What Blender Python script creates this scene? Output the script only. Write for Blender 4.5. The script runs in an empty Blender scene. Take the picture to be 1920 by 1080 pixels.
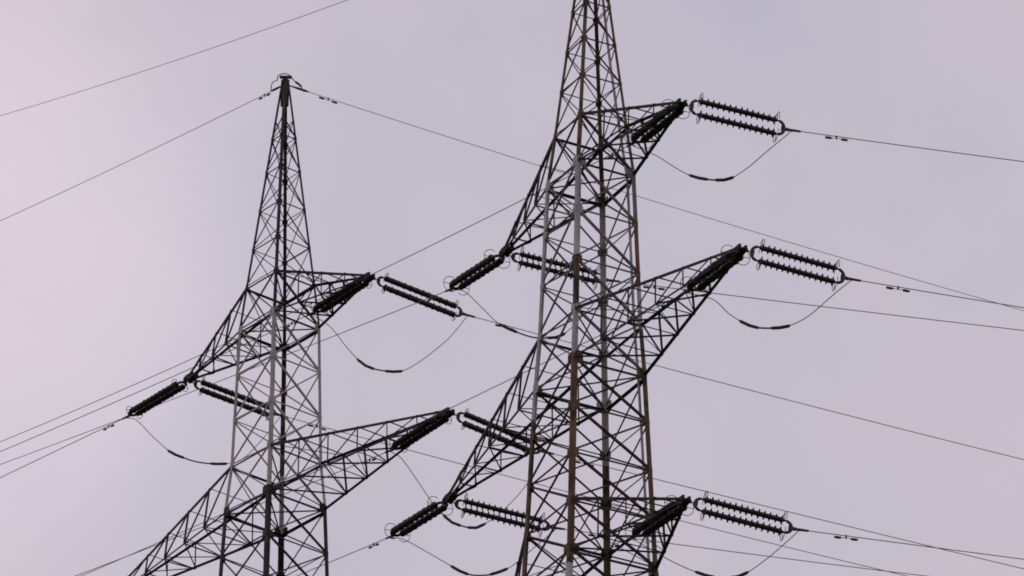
import bpy, bmesh, math, random
from mathutils import Vector, Matrix
V = Vector
R = math.radians
random.seed(7)
scene = bpy.context.scene

# ---------------------------------------------------------------- camera
PITCH, ROLL = 0.500917, 0.008866
cam_data = bpy.data.cameras.new('camera')
cam = bpy.data.objects.new('camera', cam_data)
scene.collection.objects.link(cam)
fwd = V((0, math.cos(PITCH), math.sin(PITCH)))
up0 = V((0, -math.sin(PITCH), math.cos(PITCH)))
rt0 = V((1, 0, 0))
rt = rt0 * math.cos(ROLL) + up0 * math.sin(ROLL)
up = -rt0 * math.sin(ROLL) + up0 * math.cos(ROLL)
cam.matrix_world = Matrix(((rt.x, up.x, -fwd.x, 0), (rt.y, up.y, -fwd.y, 0), (rt.z, up.z, -fwd.z, 1.6), (0, 0, 0, 1)))
cam_data.sensor_width = 36.0
cam_data.lens = 36.0 * 10000 / 1920
cam_data.clip_start = 0.5
cam_data.clip_end = 8000
scene.camera = cam

# ---------------------------------------------------------------- sky, sun, exposure
SUN_EL, SUN_AZ = R(28.5), R(97.6)          # azimuth counter-clockwise from +x: behind the towers, to the left
world = bpy.data.worlds.new('World')
scene.world = world
world.use_nodes = True
nt = world.node_tree
nt.nodes.clear()
def wn(t, **kw):
    n = nt.nodes.new(t)
    for k, v in kw.items(): setattr(n, k, v)
    return n
L = nt.links.new
out = wn('ShaderNodeOutputWorld'); bg = wn('ShaderNodeBackground')
bg.inputs['Strength'].default_value = 0.1
sky = wn('ShaderNodeTexSky', sky_type='NISHITA', sun_disc=False)
sky.sun_elevation = SUN_EL
sky.sun_rotation = R(90) - SUN_AZ
sky.air_density = 1.0; sky.dust_density = 1.0
tc = wn('ShaderNodeTexCoord')
def noise(scale, detail, rough, off, dist=0.0):
    mp = wn('ShaderNodeMapping'); mp.inputs['Location'].default_value = off
    L(tc.outputs['Generated'], mp.inputs['Vector'])
    n = wn('ShaderNodeTexNoise'); n.inputs['Scale'].default_value = scale
    n.inputs['Detail'].default_value = detail; n.inputs['Roughness'].default_value = rough
    n.inputs['Distortion'].default_value = dist
    L(mp.outputs['Vector'], n.inputs['Vector'])
    return n
def ramp(src, stops):
    r = wn('ShaderNodeValToRGB'); e = r.color_ramp.elements
    while len(e) < len(stops): e.new(0.5)
    for i, (p, c) in enumerate(stops): e[i].position = p; e[i].color = (*c, 1)
    L(src, r.inputs['Fac']); return r
def mix(kind, fac, a, b):
    m = wn('ShaderNodeMixRGB', blend_type=kind)
    for k, s in (('Fac', fac), ('Color1', a), ('Color2', b)):
        if hasattr(s, 'links'): L(s, m.inputs[k])
        elif isinstance(s, (int, float)): m.inputs[k].default_value = s
        else: m.inputs[k].default_value = (*s, 1)
    return m
# thick overcast: cloud sheet brightening towards the veiled sun
sd = V((math.cos(SUN_EL) * math.cos(SUN_AZ), math.cos(SUN_EL) * math.sin(SUN_AZ), math.sin(SUN_EL)))
dot = wn('ShaderNodeVectorMath', operation='DOT_PRODUCT'); dot.inputs[1].default_value = sd
L(tc.outputs['Generated'], dot.inputs[0])
SKY_A = (5.36, 4.93, 5.74)
SKY_B = (6.80, 5.98, 6.80)
n1 = noise(7.0, 5, 0.5, (1.55, 0.96, 1.93), 0.3)
n2 = noise(17.0, 5, 0.55, (1.6, 4.26, 0.8), 0.2)
# angle from the veiled sun, edge broken up by cloud structure
ang = wn('ShaderNodeMath', operation='ARCCOSINE'); L(dot.outputs['Value'], ang.inputs[0])
n0 = noise(9.0, 4, 0.5, (1.3, 0.2, 7.1), 0.4)
wob = wn('ShaderNodeMath', operation='MULTIPLY_ADD'); L(n0.outputs['Fac'], wob.inputs[0]); wob.inputs[1].default_value = 0.055; wob.inputs[2].default_value = -0.0275
add = wn('ShaderNodeMath', operation='ADD'); L(ang.outputs[0], add.inputs[0]); L(wob.outputs[0], add.inputs[1])
scl = wn('ShaderNodeMath', operation='MULTIPLY'); L(add.outputs[0], scl.inputs[0]); scl.inputs[1].default_value = 5.0
lerp3 = lambda t: tuple(SKY_B[i] + (SKY_A[i] - SKY_B[i]) * t for i in range(3))
glow = ramp(scl.outputs[0], [(0.15, SKY_B), (0.235, lerp3(0.15)), (0.33, lerp3(0.72)), (0.45, SKY_A)])
c1 = ramp(n1.outputs['Fac'], [(0.32, (0.92, 0.95, 0.98)), (0.68, (1.06, 1.045, 1.03))])
c2 = ramp(n2.outputs['Fac'], [(0.35, (0.965, 0.985, 1.0)), (0.65, (1.03, 1.014, 1.004))])
m1 = mix('MULTIPLY', 1.0, glow.outputs['Color'], c1.outputs['Color'])
m2 = mix('MULTIPLY', 1.0, m1.outputs['Color'], c2.outputs['Color'])
m3 = mix('MIX', 0.985, sky.outputs['Color'], m2.outputs['Color'])
L(m3.outputs['Color'], bg.inputs['Color'])
L(bg.outputs['Background'], out.inputs['Surface'])

sun_data = bpy.data.lights.new('sun', 'SUN')
sun_data.energy = 0.6
sun_data.angle = R(14)
sun_data.color = (1.0, 0.94, 0.88)
sun = bpy.data.objects.new('sun', sun_data)
scene.collection.objects.link(sun)
sun.rotation_euler = (-sd).to_track_quat('-Z', 'Y').to_euler()
sun.location = (0, 60, 150)
scene.view_settings.view_transform = 'Standard'
scene.view_settings.look = 'None'
scene.view_settings.exposure = 0.0
scene.view_settings.gamma = 1.0
scene.render.film_transparent = False

# ---------------------------------------------------------------- materials
def material(name, cols, rough=0.6, metal=0.0, scale=3.0, streak=1.0, spot=None):
    """procedural: large blotches of two colours, fine grain, optional spots of a third colour"""
    m = bpy.data.materials.new(name); m.use_nodes = True
    t = m.node_tree; b = t.nodes['Principled BSDF']
    tcn = t.nodes.new('ShaderNodeTexCoord'); mp = t.nodes.new('ShaderNodeMapping')
    mp.inputs['Scale'].default_value = (1, 1, streak)
    t.links.new(tcn.outputs['Object'], mp.inputs['Vector'])
    n = t.nodes.new('ShaderNodeTexNoise'); n.inputs['Scale'].default_value = scale; n.inputs['Detail'].default_value = 6
    n.inputs['Roughness'].default_value = 0.65
    t.links.new(mp.outputs['Vector'], n.inputs['Vector'])
    r = t.nodes.new('ShaderNodeValToRGB'); e = r.color_ramp.elements
    e[0].position = 0.36; e[0].color = (*cols[0], 1); e[1].position = 0.64; e[1].color = (*cols[1], 1)
    t.links.new(n.outputs['Fac'], r.inputs['Fac'])
    col = r.outputs['Color']
    if spot:
        n2 = t.nodes.new('ShaderNodeTexNoise'); n2.inputs['Scale'].default_value = scale * 2.3; n2.inputs['Detail'].default_value = 4
        t.links.new(mp.outputs['Vector'], n2.inputs['Vector'])
        r2 = t.nodes.new('ShaderNodeValToRGB'); e = r2.color_ramp.elements
        e[0].position = spot[1]; e[0].color = (0, 0, 0, 1); e[1].position = spot[1] + 0.08; e[1].color = (1, 1, 1, 1)
        t.links.new(n2.outputs['Fac'], r2.inputs['Fac'])
        mx = t.nodes.new('ShaderNodeMixRGB'); mx.inputs['Color2'].default_value = (*spot[0], 1)
        t.links.new(r2.outputs['Color'], mx.inputs['Fac']); t.links.new(col, mx.inputs['Color1'])
        col = mx.outputs['Color']
    t.links.new(col, b.inputs['Base Color'])
    b.inputs['Specular IOR Level'].default_value = 0.4; b.inputs['Roughness'].default_value = rough; b.inputs['Metallic'].default_value = metal
    bp = t.nodes.new('ShaderNodeBump'); bp.inputs['Strength'].default_value = 0.15; bp.inputs['Distance'].default_value = 0.004
    t.links.new(n.outputs['Fac'], bp.inputs['Height']); t.links.new(bp.outputs['Normal'], b.inputs['Normal'])
    return m
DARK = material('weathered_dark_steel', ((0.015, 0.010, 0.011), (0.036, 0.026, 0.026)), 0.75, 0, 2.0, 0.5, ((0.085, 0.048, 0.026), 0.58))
GREY = material('galvanised_steel', ((0.32, 0.285, 0.28), (0.52, 0.47, 0.46)), 0.65, 0.0, 1.6, 0.4, ((0.13, 0.10, 0.075), 0.63))
MID = material('dull_galvanised_steel', ((0.12, 0.10, 0.105), (0.26, 0.225, 0.23)), 0.65, 0.0, 2.0, 0.5)
RUST = material('rusty_steel', ((0.085, 0.047, 0.022), (0.19, 0.110, 0.052)), 0.8, 0.0, 1.4, 0.4, ((0.032, 0.024, 0.020), 0.54))
PORC = material('brown_porcelain', ((0.018, 0.008, 0.009), (0.034, 0.016, 0.017)), 0.45, 0.0, 4.0)
FIT = material('dark_fitting_steel', ((0.03, 0.025, 0.027), (0.06, 0.05, 0.05)), 0.6, 0.0, 5.0)
WIRE = material('weathered_aluminium_wire', ((0.07, 0.062, 0.066), (0.11, 0.10, 0.10)), 0.6, 0.0, 5.0)
CONC = material('footing_concrete', ((0.25, 0.24, 0.22), (0.35, 0.34, 0.31)), 0.9, 0.0, 2.0)
GRASS = material('hill_grass', ((0.035, 0.05, 0.018), (0.075, 0.085, 0.03)), 0.95, 0.0, 0.12, 1.0, ((0.10, 0.085, 0.05), 0.58))
PALE = material('pale_galvanised_steel', ((0.30, 0.28, 0.245), (0.48, 0.45, 0.40)), 0.65, 0.0, 1.6, 0.4, ((0.15, 0.13, 0.09), 0.63))
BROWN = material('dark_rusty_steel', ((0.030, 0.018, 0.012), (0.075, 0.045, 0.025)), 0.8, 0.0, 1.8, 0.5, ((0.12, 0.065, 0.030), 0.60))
STEELS = [DARK, MID, GREY, RUST, PALE, BROWN]    # slots 0..5

# ---------------------------------------------------------------- mesh helpers
class MB:
    def __init__(s): s.v = []; s.f = []; s.m = []; s.sm = []
    def face(s, idx, mi=0, sm=False): s.f.append(idx); s.m.append(mi); s.sm.append(sm)
    def prism(s, p0, p1, poly0, poly1, a, b, mi=0, caps=True):
        o = len(s.v); n = len(poly0)
        for p, poly in ((p0, poly0), (p1, poly1)):
            for x, y in poly: s.v.append(tuple(p + a * x + b * y))
        for i in range(n):
            j = (i + 1) % n
            s.face((o + i, o + j, o + n + j, o + n + i), mi)
        if caps:
            s.face(tuple(o + i for i in reversed(range(n))), mi); s.face(tuple(o + n + i for i in range(n)), mi)
    def angle(s, p0, p1, w, t, a, b, mi=0, w1=None):
        """L-section bar, heel on the line p0-p1, flanges along a and b"""
        d = (p1 - p0).normalized()
        a = (a - d * a.dot(d)).normalized()
        b = (b - d * b.dot(d)); b = (b - a * b.dot(a)).normalized()
        w1 = w1 or w
        q = lambda w: [(0, 0), (w, 0), (w, t), (t, t), (t, w), (0, w)]
        s.prism(p0, p1, q(w), q(w1), a, b, mi)
    def bar(s, p0, p1, w, h, side, mi=0):
        """flat or square bar centred on the line; side = direction of the width w"""
        d = (p1 - p0).normalized(); a = side - d * side.dot(d)
        if a.length < 1e-4: a = d.orthogonal()
        a.normalize(); b = d.cross(a)
        q = [(-w / 2, -h / 2), (w / 2, -h / 2), (w / 2, h / 2), (-w / 2, h / 2)]
        s.prism(p0, p1, q, q, a, b, mi)
    def plate(s, c, ax, ay, hx, hy, t, mi=0, cut=0.3):
        """octagonal gusset plate in the plane ax, ay"""
        n = ax.cross(ay).normalized(); k = cut
        q = [(-hx, -hy * (1 - k)), (-hx * (1 - k), -hy), (hx * (1 - k), -hy), (hx, -hy * (1 - k)), (hx, hy * (1 - k)), (hx * (1 - k), hy), (-hx * (1 - k), hy), (-hx, hy * (1 - k))]
        s.prism(c - n * t / 2, c + n * t / 2, q, q, ax.normalized(), (ay - ax.normalized() * ay.dot(ax.normalized())).normalized(), mi)
    def tube(s, pts, r, n=8, mi=0, closed=False):
        pts = [V(p) for p in pts]; N = len(pts); o = len(s.v)
        a = None
        for i, p in enumerate(pts):
            if closed: d = pts[(i + 1) % N] - pts[i - 1]
            else: d = pts[min(i + 1, N - 1)] - pts[max(i - 1, 0)]
            d.normalize()
            a = d.orthogonal() if a is None else a - d * a.dot(d)
            a.normalize(); b = d.cross(a)
            rr = r[i] if isinstance(r, (list, tuple)) else r
            for k in range(n):
                t = 2 * math.pi * k / n
                s.v.append(tuple(p + a * (rr * math.cos(t)) + b * (rr * math.sin(t))))
        for i in range(N if closed else N - 1):
            for k in range(n):
                k2 = (k + 1) % n; i2 = (i + 1) % N
                s.face((o + i * n + k, o + i * n + k2, o + i2 * n + k2, o + i2 * n + k), mi, True)
        if not closed:
            s.face(tuple(o + k for k in reversed(range(n))), mi); s.face(tuple(o + (N - 1) * n + k for k in range(n)), mi)
    def lathe(s, p, d, prof, n=14, mi=0, smooth=True):
        """prof = [(distance along d, radius)]"""
        d = d.normalized(); a = d.orthogonal().normalized(); b = d.cross(a); o = len(s.v)
        for x, r in prof:
            for k in range(n):
                t = 2 * math.pi * k / n
                s.v.append(tuple(p + d * x + a * (r * math.cos(t)) + b * (r * math.sin(t))))
        for i in range(len(prof) - 1):
            for k in range(n):
                k2 = (k + 1) % n
                s.face((o + i * n + k, o + i * n + k2, o + (i + 1) * n + k2, o + (i + 1) * n + k), mi, smooth)
        s.face(tuple(o + k for k in reversed(range(n))), mi); s.face(tuple(o + (len(prof) - 1) * n + k for k in range(n)), mi)
    def build(s, name, mats, parent=None, origin=None):
        me = bpy.data.meshes.new(name)
        org = V(origin) if origin is not None else V((0, 0, 0))
        if parent is not None:
            org = parent['_o'] if origin is None else org
            org = V(org)
        me.from_pydata([tuple(V(q) - org) for q in s.v], [], s.f)
        for m in (mats if isinstance(mats, list) else [mats]): me.materials.append(m)
        me.polygons.foreach_set('material_index', s.m)
        me.polygons.foreach_set('use_smooth', s.sm)
        me.update()
        o = bpy.data.objects.new(name, me); scene.collection.objects.link(o)
        if parent is not None: o.parent = parent
        else: o.location = org
        o['_o'] = tuple(org)
        return o
def tag(o, label, cat, group=None):
    o['label'] = label; o['category'] = cat
    if group: o['group'] = group
    return o
def thing(name, loc, label, cat, group=None):
    o = bpy.data.objects.new(name, None); scene.collection.objects.link(o)
    o.location = loc; o['_o'] = tuple(loc); o.empty_display_size = 0.5
    return tag(o, label, cat, group)

# measured attachment points, span directions and sags (metres)
TIPS = {'1a1R': [5.952, 162.1047, 97.8218], '1a1L': [-0.3095, 173.8744, 98.2207], '1a2R': [7.8305, 158.5736, 89.9873], '1a2L': [-2.3279, 177.6684, 89.8099], '1a3R': [5.9601, 162.0894, 82.1753], '2a1R': [-5.6197, 185.713, 103.7031], '2a1L': [-13.354, 195.0483, 103.8842], '2a2R': [-2.3304, 181.7429, 95.6219]}
ENDS = {'1a1Rr': [9.7105, 163.1824, 97.4447], '1a2Rr': [11.4387, 159.6082, 89.474], '1a1Lr': [3.5514, 174.9815, 97.7786], '1a2Lr': [1.5712, 178.7864, 89.3161], '1a3Rr': [9.6955, 163.1605, 81.6706], '1a1Rl': [4.3269, 165.7248, 98.3253], '1a2Rl': [6.1572, 162.1882, 90.3538], '1a1Ll': [-2.3037, 177.3197, 98.612], '1a2Ll': [-4.4454, 181.0559, 90.0116], '1a3Rl': [4.3135, 165.7121, 82.5812], '2a1Rr': [-1.9112, 187.6848, 103.1447], '2a1Lr': [-9.7059, 196.988, 103.3622], '2a2Rr': [1.2295, 183.6357, 94.968], '2a1Rl': [-7.9823, 188.938, 103.835], '2a1Ll': [-15.9719, 198.071, 103.7845], '2a2Rl': [-4.592, 185.0414, 95.6945]}
WIRES = {'1a1Rr': [16, 0.01733, 0.0006], '1a2Rr': [16, -0.02154, 0.0006], '1a1Lr': [16, 0.02417, 0.000297], '1a2Lr': [16, -0.00264, 0.0006], '1a3Rr': [16, 0.00438, 0.00015], '1a1Rl': [117, 0.22899, 0.00042], '1a2Rl': [117, 0.20445, 0.00034], '1a1Ll': [117, 0.27782, 0.000167], '1a2Ll': [117, 0.22571, 0.00015], '1a3Rl': [117, 0.22899, 0.00042], '2a1Rr': [28, -0.01023, 0.000439], '2a1Lr': [28, -0.02665, 0.000599], '2a2Rr': [28, 0.00325, 0.00015], '2a1Rl': [125, 0.14993, 0.000482], '2a1Ll': [125, 0.13512, 0.00015], '2a2Rl': [125, 0.14993, 0.000482]}
JUMPS = {'1a1R': {'pts': [[5.0996, 165.3599, 97.6116], [5.7546, 165.0506, 96.9542], [6.3692, 164.7604, 96.4199], [7.0384, 164.4443, 96.0919], [7.6696, 164.1462, 95.9599], [8.2854, 163.8554, 96.2245], [8.9591, 163.5372, 96.7115]], 'jt': [0.424, 0.59]}, '1a2R': {'pts': [[6.9506, 161.8007, 89.7991], [7.4493, 161.5571, 89.1484], [7.947, 161.3139, 88.6465], [8.4375, 161.0743, 88.3207], [9.1745, 160.7143, 88.1345], [9.5737, 160.5193, 88.1454], [10.1751, 160.2255, 88.3658], [11.075, 159.7859, 89.0275]], 'jt': [0.379, 0.575]}, '1a1L': {'pts': [[-1.8237, 177.128, 98.4199], [-1.1261, 176.8494, 97.5637], [-0.5301, 176.6114, 96.8014], [0.1346, 176.346, 96.2898], [0.8452, 176.0622, 95.8839], [1.5517, 175.78, 95.7399], [1.9681, 175.6138, 95.8133], [2.6999, 175.3215, 96.4783]], 'jt': [0.372, 0.679]}, '1a2L': {'pts': [[-4.025, 180.8973, 89.8042], [-3.1795, 180.5784, 89.1668], [-2.4397, 180.2994, 88.5727], [-1.6598, 180.0052, 87.9741], [-0.9797, 179.7486, 87.7695], [-0.3636, 179.5162, 87.8183], [0.1511, 179.3221, 88.0164], [0.8813, 179.0467, 88.5741]], 'jt': [0.429, 0.672]}, '1a3R': {'pts': [[5.487, 165.1558, 81.4249], [6.5076, 164.6719, 80.6954], [7.1851, 164.3507, 80.3866], [7.898, 164.0127, 80.3122], [8.7938, 163.588, 80.7807]], 'jt': [0.441, 0.649]}, '2a1R': {'pts': [[-7.2953, 188.7962, 103.1167], [-6.6271, 188.6583, 102.151], [-5.9762, 188.5239, 101.327], [-5.4022, 188.4054, 100.9905], [-4.6361, 188.2473, 100.8089], [-4.2251, 188.1624, 100.8524], [-3.7178, 188.0577, 101.127], [-3.1065, 187.9316, 101.5817], [-2.441, 187.7942, 102.1813]], 'jt': [0.357, 0.542]}, '2a1L': {'pts': [[-15.6247, 198.011, 103.5565], [-14.9177, 197.8888, 102.7509], [-14.1587, 197.7576, 101.9694], [-13.7586, 197.6885, 101.7395], [-12.9418, 197.5473, 101.386], [-11.8222, 197.3538, 101.2274], [-11.0937, 197.2279, 101.4086], [-10.3394, 197.0975, 102.1927]], 'jt': [0.331, 0.619]}, '2a2R': {'pts': [[-4.2303, 184.954, 95.2586], [-3.5472, 184.7891, 94.1405], [-2.9741, 184.6507, 93.1791], [-2.3654, 184.5038, 92.4018], [-1.9301, 184.3986, 92.1258], [-1.3532, 184.2594, 91.9491], [-0.9243, 184.1558, 92.1078], [-0.2931, 184.0034, 92.5642], [0.5607, 183.7972, 93.5007]], 'jt': [0.407, 0.567]}}
EARTH = {'2r': [28, -0.05239, 0.0006], '2l': [125, 0.1677, 0.0006], '1l': [117, 0.34493, 0.000437]}
LOOP = [[-10.0764, 190.2778, 114.9605], [-10.0634, 190.2778, 115.2699], [-9.9801, 190.2778, 115.4513], [-9.8272, 190.2778, 115.5304], [-9.8103, 190.2778, 115.7113], [-9.6803, 190.2778, 115.816], [-9.5258, 190.2778, 115.8435], [-9.3692, 190.2778, 115.7934], [-9.2319, 190.2778, 115.6398], [-9.1168, 190.2778, 115.4861], [-8.9583, 190.2778, 115.3587], [-8.8212, 190.2778, 115.2054], [-8.7265, 190.2778, 114.9744]]
TOPS = {'1': [2.8157, 168.0, 109.9023], '2': [-9.4016, 190.2778, 115.3296]}

# ---------------------------------------------------------------- ground: the hillside the towers stand on
def smooth(x): x = max(0, min(1, x)); return x * x * (3 - 2 * x)
def ground_z(x, y):
    h = 50 * smooth((y - 25) / 115.0) + 0.05 * max(0, y - 140) - 8 * smooth((-y) / 200.0)
    h += 0.8 * math.sin(x * 0.031 + 1.3) * math.sin(y * 0.027) * smooth((math.hypot(x, y) - 10) / 60) + 0.35 * math.sin(x * 0.11 + y * 0.07) * smooth((math.hypot(x, y) - 10) / 40)
    h += 30 * smooth((abs(x) - 300) / 1500.0) * math.sin(x * 0.002 + 0.4)
    return h
g = MB(); N = 150
ax = [(-1 if i < N / 2 else 1) * (abs(i - N / 2) / (N / 2)) ** 2.2 * 3500 for i in range(N + 1)]
for j in range(N + 1):
    for i in range(N + 1):
        x, y = ax[i], ax[j] + 120; g.v.append((x, y, ground_z(x, y)))
for j in range(N):
    for i in range(N):
        o = j * (N + 1) + i; g.face((o, o + 1, o + N + 2, o + N + 1), 0, True)
go = g.build('ground', GRASS); go['kind'] = 'structure'

# ---------------------------------------------------------------- lattice towers
def lerp(a, b, t): return a + (b - a) * t
class Tower:
    def __init__(s, P):
        s.P = P; s.c = V((P['X'], P['Y'], 0)); th = P['th']
        s.a = V((math.cos(th), math.sin(th), 0)); s.n = V((-math.sin(th), math.cos(th), 0))
        s.base = ground_z(P['X'], P['Y'])
        s.prof = [(P['zp'], P['hp']), (P['z1l'] + P['du1'], P['hu1']), (P['z1l'], P['hl1']), (P['z2l'] + P['du2'], P['hu2']), (P['z2l'], P['hl2']), (P['z3l'], P['hl2'] + 0.27), (s.base - 0.5, P['hl2'] + 0.27 + 0.105 * (P['z3l'] - s.base))]
    def h(s, z):
        for (z0, h0), (z1, h1) in zip(s.prof, s.prof[1:]):
            if z >= z1: return lerp(h0, h1, (z0 - z) / (z0 - z1))
        return s.prof[-1][1]
    SG = {'R': (1, 1), 'M1': (1, -1), 'L': (-1, -1), 'M2': (-1, 1)}
    def cor(s, k, z):
        i, j = s.SG[k]; h = s.h(z)
        return s.c + V((s.P['lean'] * (z - s.P['z1l']), 0, 0)) + s.a * (h * i) + s.n * (h * j) + V((0, 0, z))
Z = V((0, 0, 1))
FACES = [('L', 'M1', 0), ('M1', 'R', 1), ('R', 'M2', 0), ('M2', 'L', 2)]

def build_tower(name, P, label, zones, brace_zone, group, arm_tips, cap):
    T = Tower(P)
    root = thing(name, (P['X'], P['Y'], T.base), label, 'pylon', group)
    # panel nodes, top to bottom
    zu1, zl1, zl2, zl3 = P['z1l'] + P['du1'], P['z1l'], P['z2l'], P['z3l']
    peak = [P['zp'] - f * (P['zp'] - zu1) for f in P['peak']]
    body = [lerp(zl1, zl2, k / 4) for k in range(5)] + [lerp(zl2, zl3, k / 4) for k in range(1, 5)]
    body[3] = zl2 + P['du2']
    low = [zl3 - 2.2, zl3 - 4.8, zl3 - 7.8, zl3 - 11.4, zl3 - 15.6, zl3 - 20.6, T.base + 0.1]
    nodes = peak + [zu1] + body + low
    k_of = lambda z: (zl1 - z) / (zl1 - zl2) * 4          # 0 at the upper arm, 4 at the long arm
    def zone(tab, z):
        k = k_of(z)
        for lim, mi in tab:
            if k < lim: return mi
        return tab[-1][1]
    # legs: each one continuous angle section, splice plates and node gussets included
    for key in ('L', 'M1', 'R', 'M2'):
        mb = MB(); i, j = T.SG[key]; A = T.a * -i; B = T.n * -j
        zs = [P['zp']] + nodes
        cuts = sorted(set([round(z, 3) for z in zs] + [round(zl1 - lim * (zl1 - zl2) / 4, 3) for lim, _ in zones[key] if lim < 40]), reverse=True)
        cuts = [z for z in cuts if z >= nodes[-1] - 0.01]
        for z0, z1 in zip(cuts, cuts[1:]):
            if z0 - z1 < 0.02: continue
            zm = (z0 + z1) / 2; w = P['legw'](k_of(zm))
            mb.angle(T.cor(key, z0), T.cor(key, z1), w, w * 0.12, A, B, zone(zones[key], zm))
        for z in nodes[1:-1]:
            mi = zone(zones[key], z - 0.05); w = P['legw'](k_of(z))
            c = T.cor(key, z)
            for F in (A, B):
                O = (B if F is A else A)
                big = 1.35 if (abs(z - zl1) < .1 or abs(z - zl2) < .1 or abs(z - zl3) < .1) else 1.0
                mb.plate(c + F * (w * 0.8 * big) + O * (-0.008), F, Z, w * 0.75 * big, w * 0.9 * big, 0.014, mi)
        mb.build('leg', STEELS, root)
        f = MB(); c = T.cor(key, T.base); f.lathe(V((c.x, c.y, T.base - 1.0)), Z, [(0, 0.55), (1.25, 0.45), (1.30, 0.40)], 20)
        f.build('footing', CONC, root)
    # bracing, one mesh per face
    for A, B, heavy in FACES:
        mb = MB(); nrm = ((T.cor(A, zl1) + T.cor(B, zl1)) / 2 - V((T.c.x, T.c.y, zl1))).normalized()
        al = [P['zp'] - 0.35] + nodes
        for q, (z0, z1) in enumerate(zip(al, al[1:])):
            mi = zone(brace_zone, (z0 + z1) / 2); k = k_of((z0 + z1) / 2)
            if q == 0: continue
            lw = P['bs'] * (0.05 if k < -1 else (0.075 if k < 9 else 0.10))
            hw = P['bs'] * (0.055 if k < -1 else (0.105 if k < 9 else 0.12))
            a0, b0, a1, b1 = T.cor(A, z0), T.cor(B, z0), T.cor(A, z1), T.cor(B, z1)
            ins = nrm * -0.03
            side = (b0 - a0).normalized()
            e = lambda p, r, f=0.03: p.lerp(r, f)
            w1, w2 = (hw, lw)
            if heavy == 0: w1 = lw
            if heavy == 2: w1, w2 = lw, hw
            mb.angle(e(a0, b1) + ins * .4, e(b1, a0) + ins * .4, w1, 0.012, Z, -nrm, mi)
            mb.angle(e(b0, a1) - ins * .5, e(a1, b0) - ins * .5, w2, 0.012, Z, -nrm, mi)
            wh = P['bs'] * (0.05 if k < -1 else 0.06)
            if min(abs(z1 - q_) for q_ in (zu1, zl1, zl2 + P['du2'], zl2, zl3 + P['du3'], zl3)) > 0.1: mb.angle(e(a1, b1) + ins * 1.6, e(b1, a1) + ins * 1.6, wh, 0.011, Z, -nrm, zone(brace_zone, z1 + .02))
            if k > 9:                                          # secondary bracing of the tall lower panels
                mid = (a0 + b0 + a1 + b1) / 4
                mb.angle((a0 + a1) / 2 + ins * 2, mid + ins * 2, 0.06, 0.01, Z, -nrm, mi)
                mb.angle((b0 + b1) / 2 + ins * 2, mid + ins * 2, 0.06, 0.01, Z, -nrm, mi)
        mb.build('face_bracing', STEELS, root)
    # plan bracing at the arm levels
    for z in (zu1, zl1, zl2 + P['du2'], zl2, zl3 + P['du3'], zl3):
        mb = MB(); cs = [T.cor(k, z - 0.07) for k in ('L', 'M1', 'R', 'M2')]
        if z in (zl1, zl2, zl3): mb.angle(cs[0].lerp(cs[2], .03), cs[2].lerp(cs[0], .03), 0.06, 0.010, Z, (cs[1] - cs[3]).normalized(), 0)
        d = Z * 0.02
        mb.angle(cs[1].lerp(cs[3], .03) - d, cs[3].lerp(cs[1], .03) - d, 0.06, 0.010, -Z, (cs[0] - cs[2]).normalized(), 0)
        for u in range(4):
            mb.angle(cs[u].lerp(cs[(u + 1) % 4], .04), cs[u].lerp(cs[(u + 1) % 4], .96), 0.095 * (1 if z in (zl1, zl2, zl3) else 0.8), 0.012, -Z, (cs[(u + 2) % 4] - cs[u]).normalized(), 0)
        mb.build('plan_bracing', STEELS, root)
    # cross arms
    for (lev, side), tip in arm_tips.items():
        zl = (zl1, zl2, zl3)[lev - 1]; zu = zl + (P['du1'], P['du2'], P['du3'])[lev - 1]
        sg = 1 if side == 'R' else -1
        ka, kb = ('M1', 'R') if side == 'R' else ('L', 'M2')
        ax_ = T.a * sg; tip = V(tip)
        n_ = T.n
        cw = 0.105 * (P['bs'] / 0.8) ** 0.5
        s_in = 0.10                                            # half width of the arm's end
        ends = {'la': tip - n_ * s_in - ax_ * 0.05, 'lb': tip + n_ * s_in - ax_ * 0.05, 'ua': tip - n_ * s_in + Z * 0.15 - ax_ * 0.10, 'ub': tip + n_ * s_in + Z * 0.15 - ax_ * 0.10}
        roots = {'la': T.cor(ka, zl), 'lb': T.cor(kb, zl), 'ua': T.cor(ka, zu), 'ub': T.cor(kb, zu)}
        arm = MB(); nP = P['panels'][lev - 1]
        length = (ends['la'] - roots['la']).length
        fr = [i / nP for i in range(nP + 1)]
        fr = [1 - (1 - f) ** 1.0 for f in fr]
        pt = lambda k, f: roots[k].lerp(ends[k], f)
        for q in range(nP):
            f0, f1 = fr[q], fr[q + 1]
            th_ = 0.05 if q < nP - 2 else 0.042
            for u, l, nn in (('ua', 'la', -n_), ('ub', 'lb', n_)):
                o = nn * 0.012
                if q > 0: arm.angle(pt(u, f0) + o, pt(l, f0) + o, th_ * 1.2, 0.01, ax_, -nn, 0)
                if (u == 'ua') == (side == 'R'):
                    arm.angle(pt(l, f0) - o, pt(u, f1) - o, th_, 0.01, ax_, -nn, 0)
                else:
                    arm.angle(pt(u, f0) - o, pt(l, f1) - o, th_, 0.01, ax_, -nn, 0)
            o = Z * 0.015
            if q > 0:
                arm.angle(pt('ua', f0) + o, pt('ub', f0) + o, 0.035, 0.008, ax_, -Z, 0)
                arm.angle(pt('la', f0) - o * 2.2, pt('lb', f0) - o * 2.2, 0.042, 0.008, ax_, Z, 0)
            arm.angle(pt('la', f0) - o, pt('lb', f1) - o, 0.05, 0.008, n_, Z, 0)
            if q < nP - 2: arm.angle(pt('lb', f0) + o * .6, pt('la', f1) + o * .6, 0.03, 0.008, n_, Z, 0)
            if q == 0: arm.angle(pt('ua', f0) - o, pt('ub', f1) - o, 0.032, 0.008, n_, -Z, 0)
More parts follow.
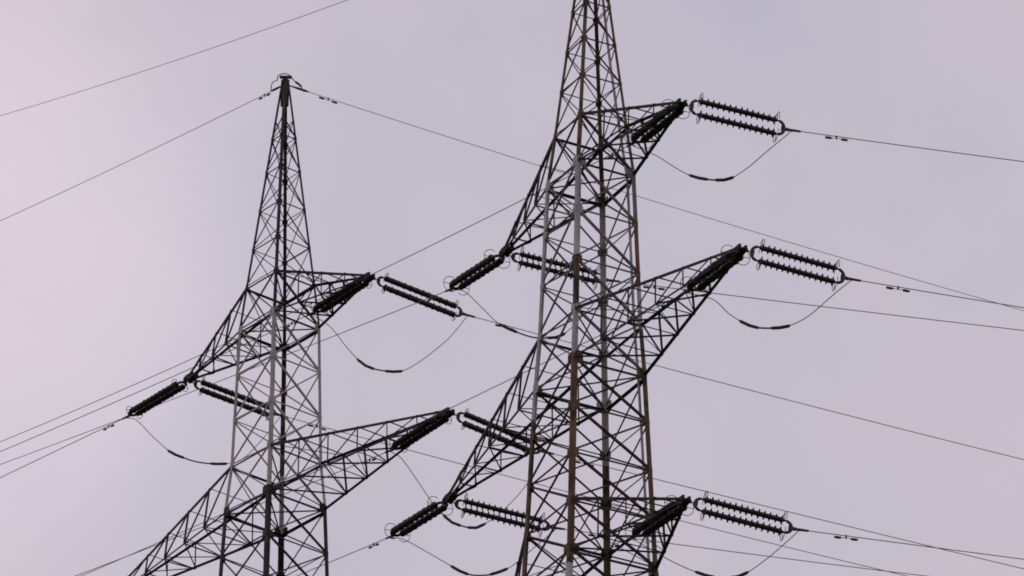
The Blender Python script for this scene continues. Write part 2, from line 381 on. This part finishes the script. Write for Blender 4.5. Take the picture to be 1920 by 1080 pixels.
        arm_o = arm.build('cross_arm', STEELS, root)
        for k in ('ua', 'ub', 'la', 'lb'):
            c = MB(); nn = n_ if k[1] == 'a' else -n_
            w = cw * {'ua': 1.25, 'ub': 0.9, 'la': 0.8, 'lb': 1.35}[k]
            c.angle(roots[k], ends[k], w, 0.016, nn, -Z if k in ('ua', 'ub', 'la') else Z, 0, w * 0.8)
            c.build('chord', STEELS, arm_o)
        e = MB()
        for s2 in (-1, 1):
            e.plate(tip + n_ * (s2 * (s_in + 0.02)) + Z * 0.06 - ax_ * 0.22, ax_, Z, 0.34, 0.15, 0.02, 0, 0.4)
        e.plate(tip + Z * 0.02 - ax_ * 0.1, ax_, n_, 0.2, 0.115, 0.02, 0, 0.2)
        e.bar(tip - n_ * 0.2 + Z * 0.02, tip + n_ * 0.2 + Z * 0.02, 0.10, 0.10, ax_, 0)
        e.build('end_plate', STEELS, arm_o)
    # peak cap
    if cap:
        c = MB(); t = T.c + V((P['lean'] * (P['zp'] - P['z1l']), 0, 0)) + Z * P['zp']; h = P['hp']
        for i in (-1, 1):
            for j in (-1, 1):
                c.plate(t + T.a * (i * (h + .012)) - Z * 0.6, T.n, Z, h * 0.95, 0.6, 0.012, 0, 0.1) if j > 0 else c.plate(t + T.n * (i * (h + .012)) - Z * 0.6, T.a, Z, h * 0.95, 0.6, 0.012, 0, 0.1)
        c.plate(t + Z * 0.02, T.a, T.n, h * 1.25, h * 1.25, 0.03, 0, 0.25)
        c.bar(t + Z * 0.19 - rt0 * 0.24, t + Z * 0.19 + rt0 * 0.27, 0.09, 0.11, T.n, 0)
        c.bar(t + Z * 0.02, t + Z * 0.15, 0.1, 0.1, T.a, 0)
        c.bar(t - Z * 0.15 - T.n * 0.2, t - Z * 0.15 + T.n * 0.2, 0.07, 0.07, T.a, 0)
        c.build('peak_cap', STEELS, root)
    # cable conduit down the far right face
    if P.get('conduit'):
        c = MB(); pts = []
        z = P['zp'] - 1
        while z > T.base + 2:
            r_, m2 = T.cor('R', z), T.cor('M2', z); m1 = T.cor('M1', z)
            pts.append(r_ + (m2 - r_).normalized() * min(0.42, (m2 - r_).length * .3) + (m1 - r_).normalized() * min(0.10, (m1 - r_).length * .2)); z -= 1.0
        c.tube(pts, 0.05, 8, 2); c.build('cable_conduit', STEELS, root)
    return root

T1 = dict(X=2.8157, Y=168.0, th=-1.0819, z1l=98.0123, z2l=89.7646, z3l=82.1, du1=2.1234, du2=2.0664, du3=2.0, hl1=1.1996, hu1=0.9913, hl2=1.4856, hu2=1.3797, zp=110.0523, hp=0.12,
          peak=[0.17, 0.32, 0.48, 0.65, 0.82], panels=[4, 6, 4], conduit=True, legw=lambda k: 0.105 if k < -1 else (0.125 if k < 0 else (0.165 if k < 4 else 0.185)), bs=0.79, lean=0.002)
T2 = dict(X=-9.4016, Y=190.2778, th=-0.8789, z1l=103.7584, z2l=95.5588, z3l=87.6, du1=2.0067, du2=2.0904, du3=2.0, hl1=1.1801, hu1=1.0052, hl2=1.4578, hu2=1.3064, zp=115.4796, hp=0.115,
          peak=[0.195, 0.29, 0.455, 0.64, 0.825], panels=[4, 6, 4], conduit=False, legw=lambda k: 0.10 if k < -1 else (0.10 if k < 0 else (0.135 if k < 4 else 0.175)), bs=0.70, lean=-0.0079)
def mirror_tip(P, right_len, z, sg): 
    return (P['X'] + sg * right_len * math.cos(P['th']), P['Y'] + sg * right_len * math.sin(P['th']), z)
arms1 = {(1, 'R'): TIPS['1a1R'], (1, 'L'): TIPS['1a1L'], (2, 'R'): TIPS['1a2R'], (2, 'L'): TIPS['1a2L'], (3, 'R'): TIPS['1a3R'], (3, 'L'): mirror_tip(T1, 6.69, 82.1, -1)}
arms2 = {(1, 'R'): TIPS['2a1R'], (1, 'L'): TIPS['2a1L'], (2, 'R'): TIPS['2a2R'], (2, 'L'): mirror_tip(T2, 11.1, 95.56, -1), (3, 'R'): mirror_tip(T2, 6.2, 87.6, 1), (3, 'L'): mirror_tip(T2, 6.2, 87.6, -1)}
# slots: 0 dark, 1 dull grey, 2 galvanised grey, 3 rust; limits in panels below the upper arm
zones1 = {'L': [(0, 3), (4.6, 2), (99, 3)], 'M1': [(0, 3), (2.0, 2), (3.0, 3), (4.0, 2), (8.0, 3), (9.5, 2), (99, 3)], 'M2': [(0, 3), (5.1, 2), (99, 3)], 'R': [(0, 3), (0.9, 1), (2.2, 3), (3.1, 2), (99, 3)]}
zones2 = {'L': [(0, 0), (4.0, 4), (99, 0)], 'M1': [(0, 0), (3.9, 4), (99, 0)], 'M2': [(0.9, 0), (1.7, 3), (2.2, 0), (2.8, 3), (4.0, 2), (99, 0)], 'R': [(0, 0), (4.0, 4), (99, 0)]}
build_tower('transmission_tower', T1, 'nearer lattice tower on the right, with thick rust brown legs and three pairs of arms', zones1, [(0, 5), (4, 1), (99, 5)], 'lattice transmission towers', arms1, True)
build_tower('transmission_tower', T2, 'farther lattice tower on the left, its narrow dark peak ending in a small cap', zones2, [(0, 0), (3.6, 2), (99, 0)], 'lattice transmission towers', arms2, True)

# ---------------------------------------------------------------- insulators, conductors, jumper loops
TW = {'1': 'near tower', '2': 'far tower'}
ARM = {'1a1R': 'upper right arm', '1a1L': 'upper left arm', '1a2R': 'long middle right arm', '1a2L': 'long middle left arm', '1a3R': 'lowest right arm',
       '2a1R': 'upper right arm', '2a1L': 'upper left arm', '2a2R': 'long lower right arm'}
def catmull(pts, per=6):
    P = [pts[0] * 2 - pts[1]] + pts + [pts[-1] * 2 - pts[-2]]; o = []
    for i in range(1, len(P) - 2):
        a, b, c, d = P[i - 1:i + 3]
        for k in range(per):
            t = k / per
            o.append(0.5 * ((2 * b) + (c - a) * t + (2 * a - 5 * b + 4 * c - d) * t * t + (3 * b - a - 3 * c + d) * t ** 3))
    o.append(pts[-1]); return o
def wire_pt(E, w, s):
    az, a, b = R(w[0]), w[1], w[2]
    return E + V((math.cos(az) * s, math.sin(az) * s, a * s + b * s * s))
SEP = {'1a1R': 0.28, '1a2R': 0.27, '1a3R': 0.225, '1a1L': 0.18, '1a2L': 0.18, '2a1R': 0.205, '2a1L': 0.18, '2a2R': 0.205}
def insulator_set(key, d):
    P = V(TIPS[key]); E = V(ENDS[key + d]); w = WIRES[key + d]
    u = (E - P); Lt = u.length; u.normalize()
    near = key[0] == '1'
    hor = V((-u.y, u.x, 0)).normalized(); ver = u.cross(hor).normalized()
    if ver.z < 0: ver = -ver
    if d == 'r': sep, half = ver, SEP[key]
    else: sep, half = (hor * 1.0 + ver * 0.0).normalized(), (0.195 if near else 0.17)
    way = 'right' if d == 'r' else 'left'
    root = thing('insulator_set', P, 'twin insulators on the %s of the %s, pulling to the %s' % (ARM[key], TW[key[0]], way), 'insulator', 'tension insulator sets')
    x0, x1 = (0.50 if d == 'r' else 0.36), Lt - 0.30
    xy = 0.33 if d == 'r' else 0.20
    lk = MB(); lk.tube([P, P + u * 0.16], 0.032, 8); lk.tube([P + u * 0.14, P + u * (xy + 0.03)], 0.022, 8)
    lk.lathe(P + u * 0.10, u, [(0, 0.05), (0.10, 0.05)], 10); lk.build('shackle', FIT, root)
    # bowed yokes, one at each end
    for xe, xa in ((x0, xy), (x1, Lt - 0.12)):
        y = MB(); pts = []
        for i in range(13):
            t = -1 + i / 6
            bow = (1 - abs(t) ** 3)
            pts.append(P + u * lerp(xe, xa, bow) + sep * (half * t))
        y.tube(pts, 0.055, 8)
        y.plate(P + u * lerp(xe, xa, 0.75), u, sep, abs(xa - xe) * 0.35, half * 0.55, 0.025, 0, 0.4)
        y.build('yoke', FIT, root)
    n_shed = (14 if d == 'r' else 18) if near else 24
    Rr = (0.165 if d == 'r' else 0.148) if near else 0.138; core = (0.088 if d == 'r' else 0.112) if near else 0.110
    for s in (-1, 1):
        q = P + sep * (half * s); m = MB(); span = (x1 - 0.10) - (x0 + 0.10); st = span / n_shed
        prof = [(x0 - 0.02, 0.035), (x0 + 0.08, 0.035)]
        for i in range(n_shed):
            x = x0 + 0.10 + st * (i + 0.3)
            Rs = Rr * random.uniform(0.93, 1.05) * (1 if d == 'r' and near else (1.0, 0.86)[i % 2]); x += st * random.uniform(-0.05, 0.05)
            f = 0.72 if d == 'r' and near else 1.5
            prof += [(x, core), (x + st * 0.10 * f, Rs * 0.72), (x + st * 0.20 * f, Rs), (x + st * 0.36 * f, Rs), (x + st * 0.42 * f, Rs * 0.75), (x + st * 0.50 * f, core)]
        prof += [(x1 - 0.08, 0.035), (x1 + 0.02, 0.035)]
        m.lathe(q, u, prof, 16)
        m.build('insulator_string', PORC, root)
        # open arcing rings facing outwards at both ends
        oth = u.cross(sep).normalized()
        for x in (x0 + 0.16, x1 - 0.10):
            rg = MB(); pts = []
            rr = (0.27 if d == 'r' else 0.31) if near else 0.20
            ctr = q + u * x + sep * (s * 0.05)
            for i in range(25):
                t = R(-118 + 236 * i / 24)
                pts.append(ctr + sep * (s * rr * math.cos(t)) + oth * (rr * math.sin(t)))
            rg.tube(pts, 0.013, 6)
            rg.tube([q + u * x, ctr + sep * (s * rr)], 0.013, 6)
            rg.build('arcing_ring', WIRE, root)
    c = MB(); W = [wire_pt(E, w, s_) for s_ in (-0.02, 0.12, 0.5)]
    c.tube([E - u * 0.16, W[0], W[1], W[2]], [0.03, 0.035, 0.05, 0.04], 10)
    c.bar(E - u * 0.16, E + u * 0.06, 0.12, 0.05, Z)
    c.build('tension_clamp', FIT, root)
    return way
def add_damper(parent, E, w, s):
    m = MB(); c = wire_pt(E, w, s); dr = (wire_pt(E, w, s + .3) - wire_pt(E, w, s - .3)).normalized()
    b = c - Z * 0.085
    m.bar(c + Z * 0.03, b - Z * 0.02, 0.05, 0.04, dr); m.tube([b - dr * 0.40, b + dr * 0.40], 0.010, 6)
    for sg in (-1, 1):
        m.lathe(b + dr * (sg * 0.30 - 0.13) - Z * 0.01, dr, [(0, 0.025), (0.03, 0.045), (0.20, 0.045), (0.26, 0.025)], 10)
    m.build('vibration_damper', FIT, parent)
def conductor(E, w, label, r=0.0155, name='conductor', cat='power line', group='overhead conductors', damp=1.85, length=170, start=0.45):
    m = MB(); S = [start + (length - start) * (i / 60) ** 1.6 for i in range(61)]
    m.tube([wire_pt(E, w, s) for s in S], r, 8)
    o = m.build(name, WIRE, None, E); tag(o, label, cat, group)
    if damp: add_damper(o, E, w, damp)
    return o
for key in sorted(TIPS):
    for d in 'rl':
        way = insulator_set(key, d)
        conductor(V(ENDS[key + d]), WIRES[key + d], 'thin conductor from the %s of the %s, off to the %s' % (ARM[key], TW[key[0]], way), damp=1.85 if d == 'r' else 1.6)
    # jumper loop under the arm tip
    A, B = V(ENDS[key + 'l']), V(ENDS[key + 'r'])
    wl, wr = WIRES[key + 'l'], WIRES[key + 'r']
    a0, b0 = wire_pt(A, wl, 0.15) - Z * 0.05, wire_pt(B, wr, 0.15) - Z * 0.05
    pts = catmull([a0] + [V(p) for p in JUMPS[key]['pts']] + [b0], 6)
    j = MB(); j.tube(pts, 0.0155, 8)
    jo = tag(j.build('jumper_loop', WIRE, None, a0), 'slack jumper loop below the %s of the %s' % (ARM[key], TW[key[0]]), 'cable', 'jumper loops')
    Hd = V((B.x - A.x, B.y - A.y, 0)); hl = Hd.length; Hd.normalize()
    j1, j2 = JUMPS[key]['jt']
    def at(t):
        s = t * hl
        for p, q in zip(pts, pts[1:]):
            sp, sq = (p - A).dot(Hd), (q - A).dot(Hd)
            if sp <= s <= sq: return p.lerp(q, (s - sp) / (sq - sp))
        return pts[-1]
    for t in (j1, j2):
        dl = 0.30 / hl
        m = MB(); m.tube([at(t - dl * 1.3), at(t - dl), at(t), at(t + dl), at(t + dl * 1.3)], [0.02, 0.06, 0.06, 0.06, 0.02], 8)
        m.build('joint_sleeve', FIT, jo)
    m = MB(); m.tube([at(j1 + (j2 - j1) * i / 8) for i in range(9)], 0.032, 8); m.build('armour_rod', WIRE, jo)

# earth wires from the tower peaks
def earth(k, d, label, damp):
    E = V(TOPS[k]) + V(((T1 if k == '1' else T2)['lean'] * 11.7, 0, 0)); w = EARTH[k + d]
    o = conductor(E, w, label, 0.0125, 'earth_wire', 'earth wire', 'earth wires', damp, 170, 0.1)
    m = MB(); m.tube([wire_pt(E, w, s) for s in (0.15, 0.3, 0.6, 0.95, 1.1)], [0.02, 0.03, 0.05, 0.05, 0.02], 8)
    m.build('tension_clamp', FIT, o)
earth('1', 'l', 'single thin wire crossing the upper left corner of the sky from the nearer tower', None)
earth('2', 'l', 'thin earth wire sloping down to the left from the farther tower peak', 1.6)
earth('2', 'r', 'long thin earth wire running right from the farther tower peak past the nearer tower', 2.0)
lp = catmull([V(p) for p in LOOP], 5)
m = MB(); m.tube(lp, 0.021, 8)
lo = tag(m.build('earth_wire_jumper', WIRE, None, lp[0]), 'small looped cable arching over the cap of the farther tower peak', 'cable')
n = len(lp); seg = lp[int(n * .76):int(n * .93)]
m = MB(); m.tube(seg, [0.02] + [0.05] * (len(seg) - 2) + [0.02], 8); m.build('joint_sleeve', FIT, lo)
for o in scene.objects:
    if '_o' in o: del o['_o']
scene.cycles.filter_width = 1.8
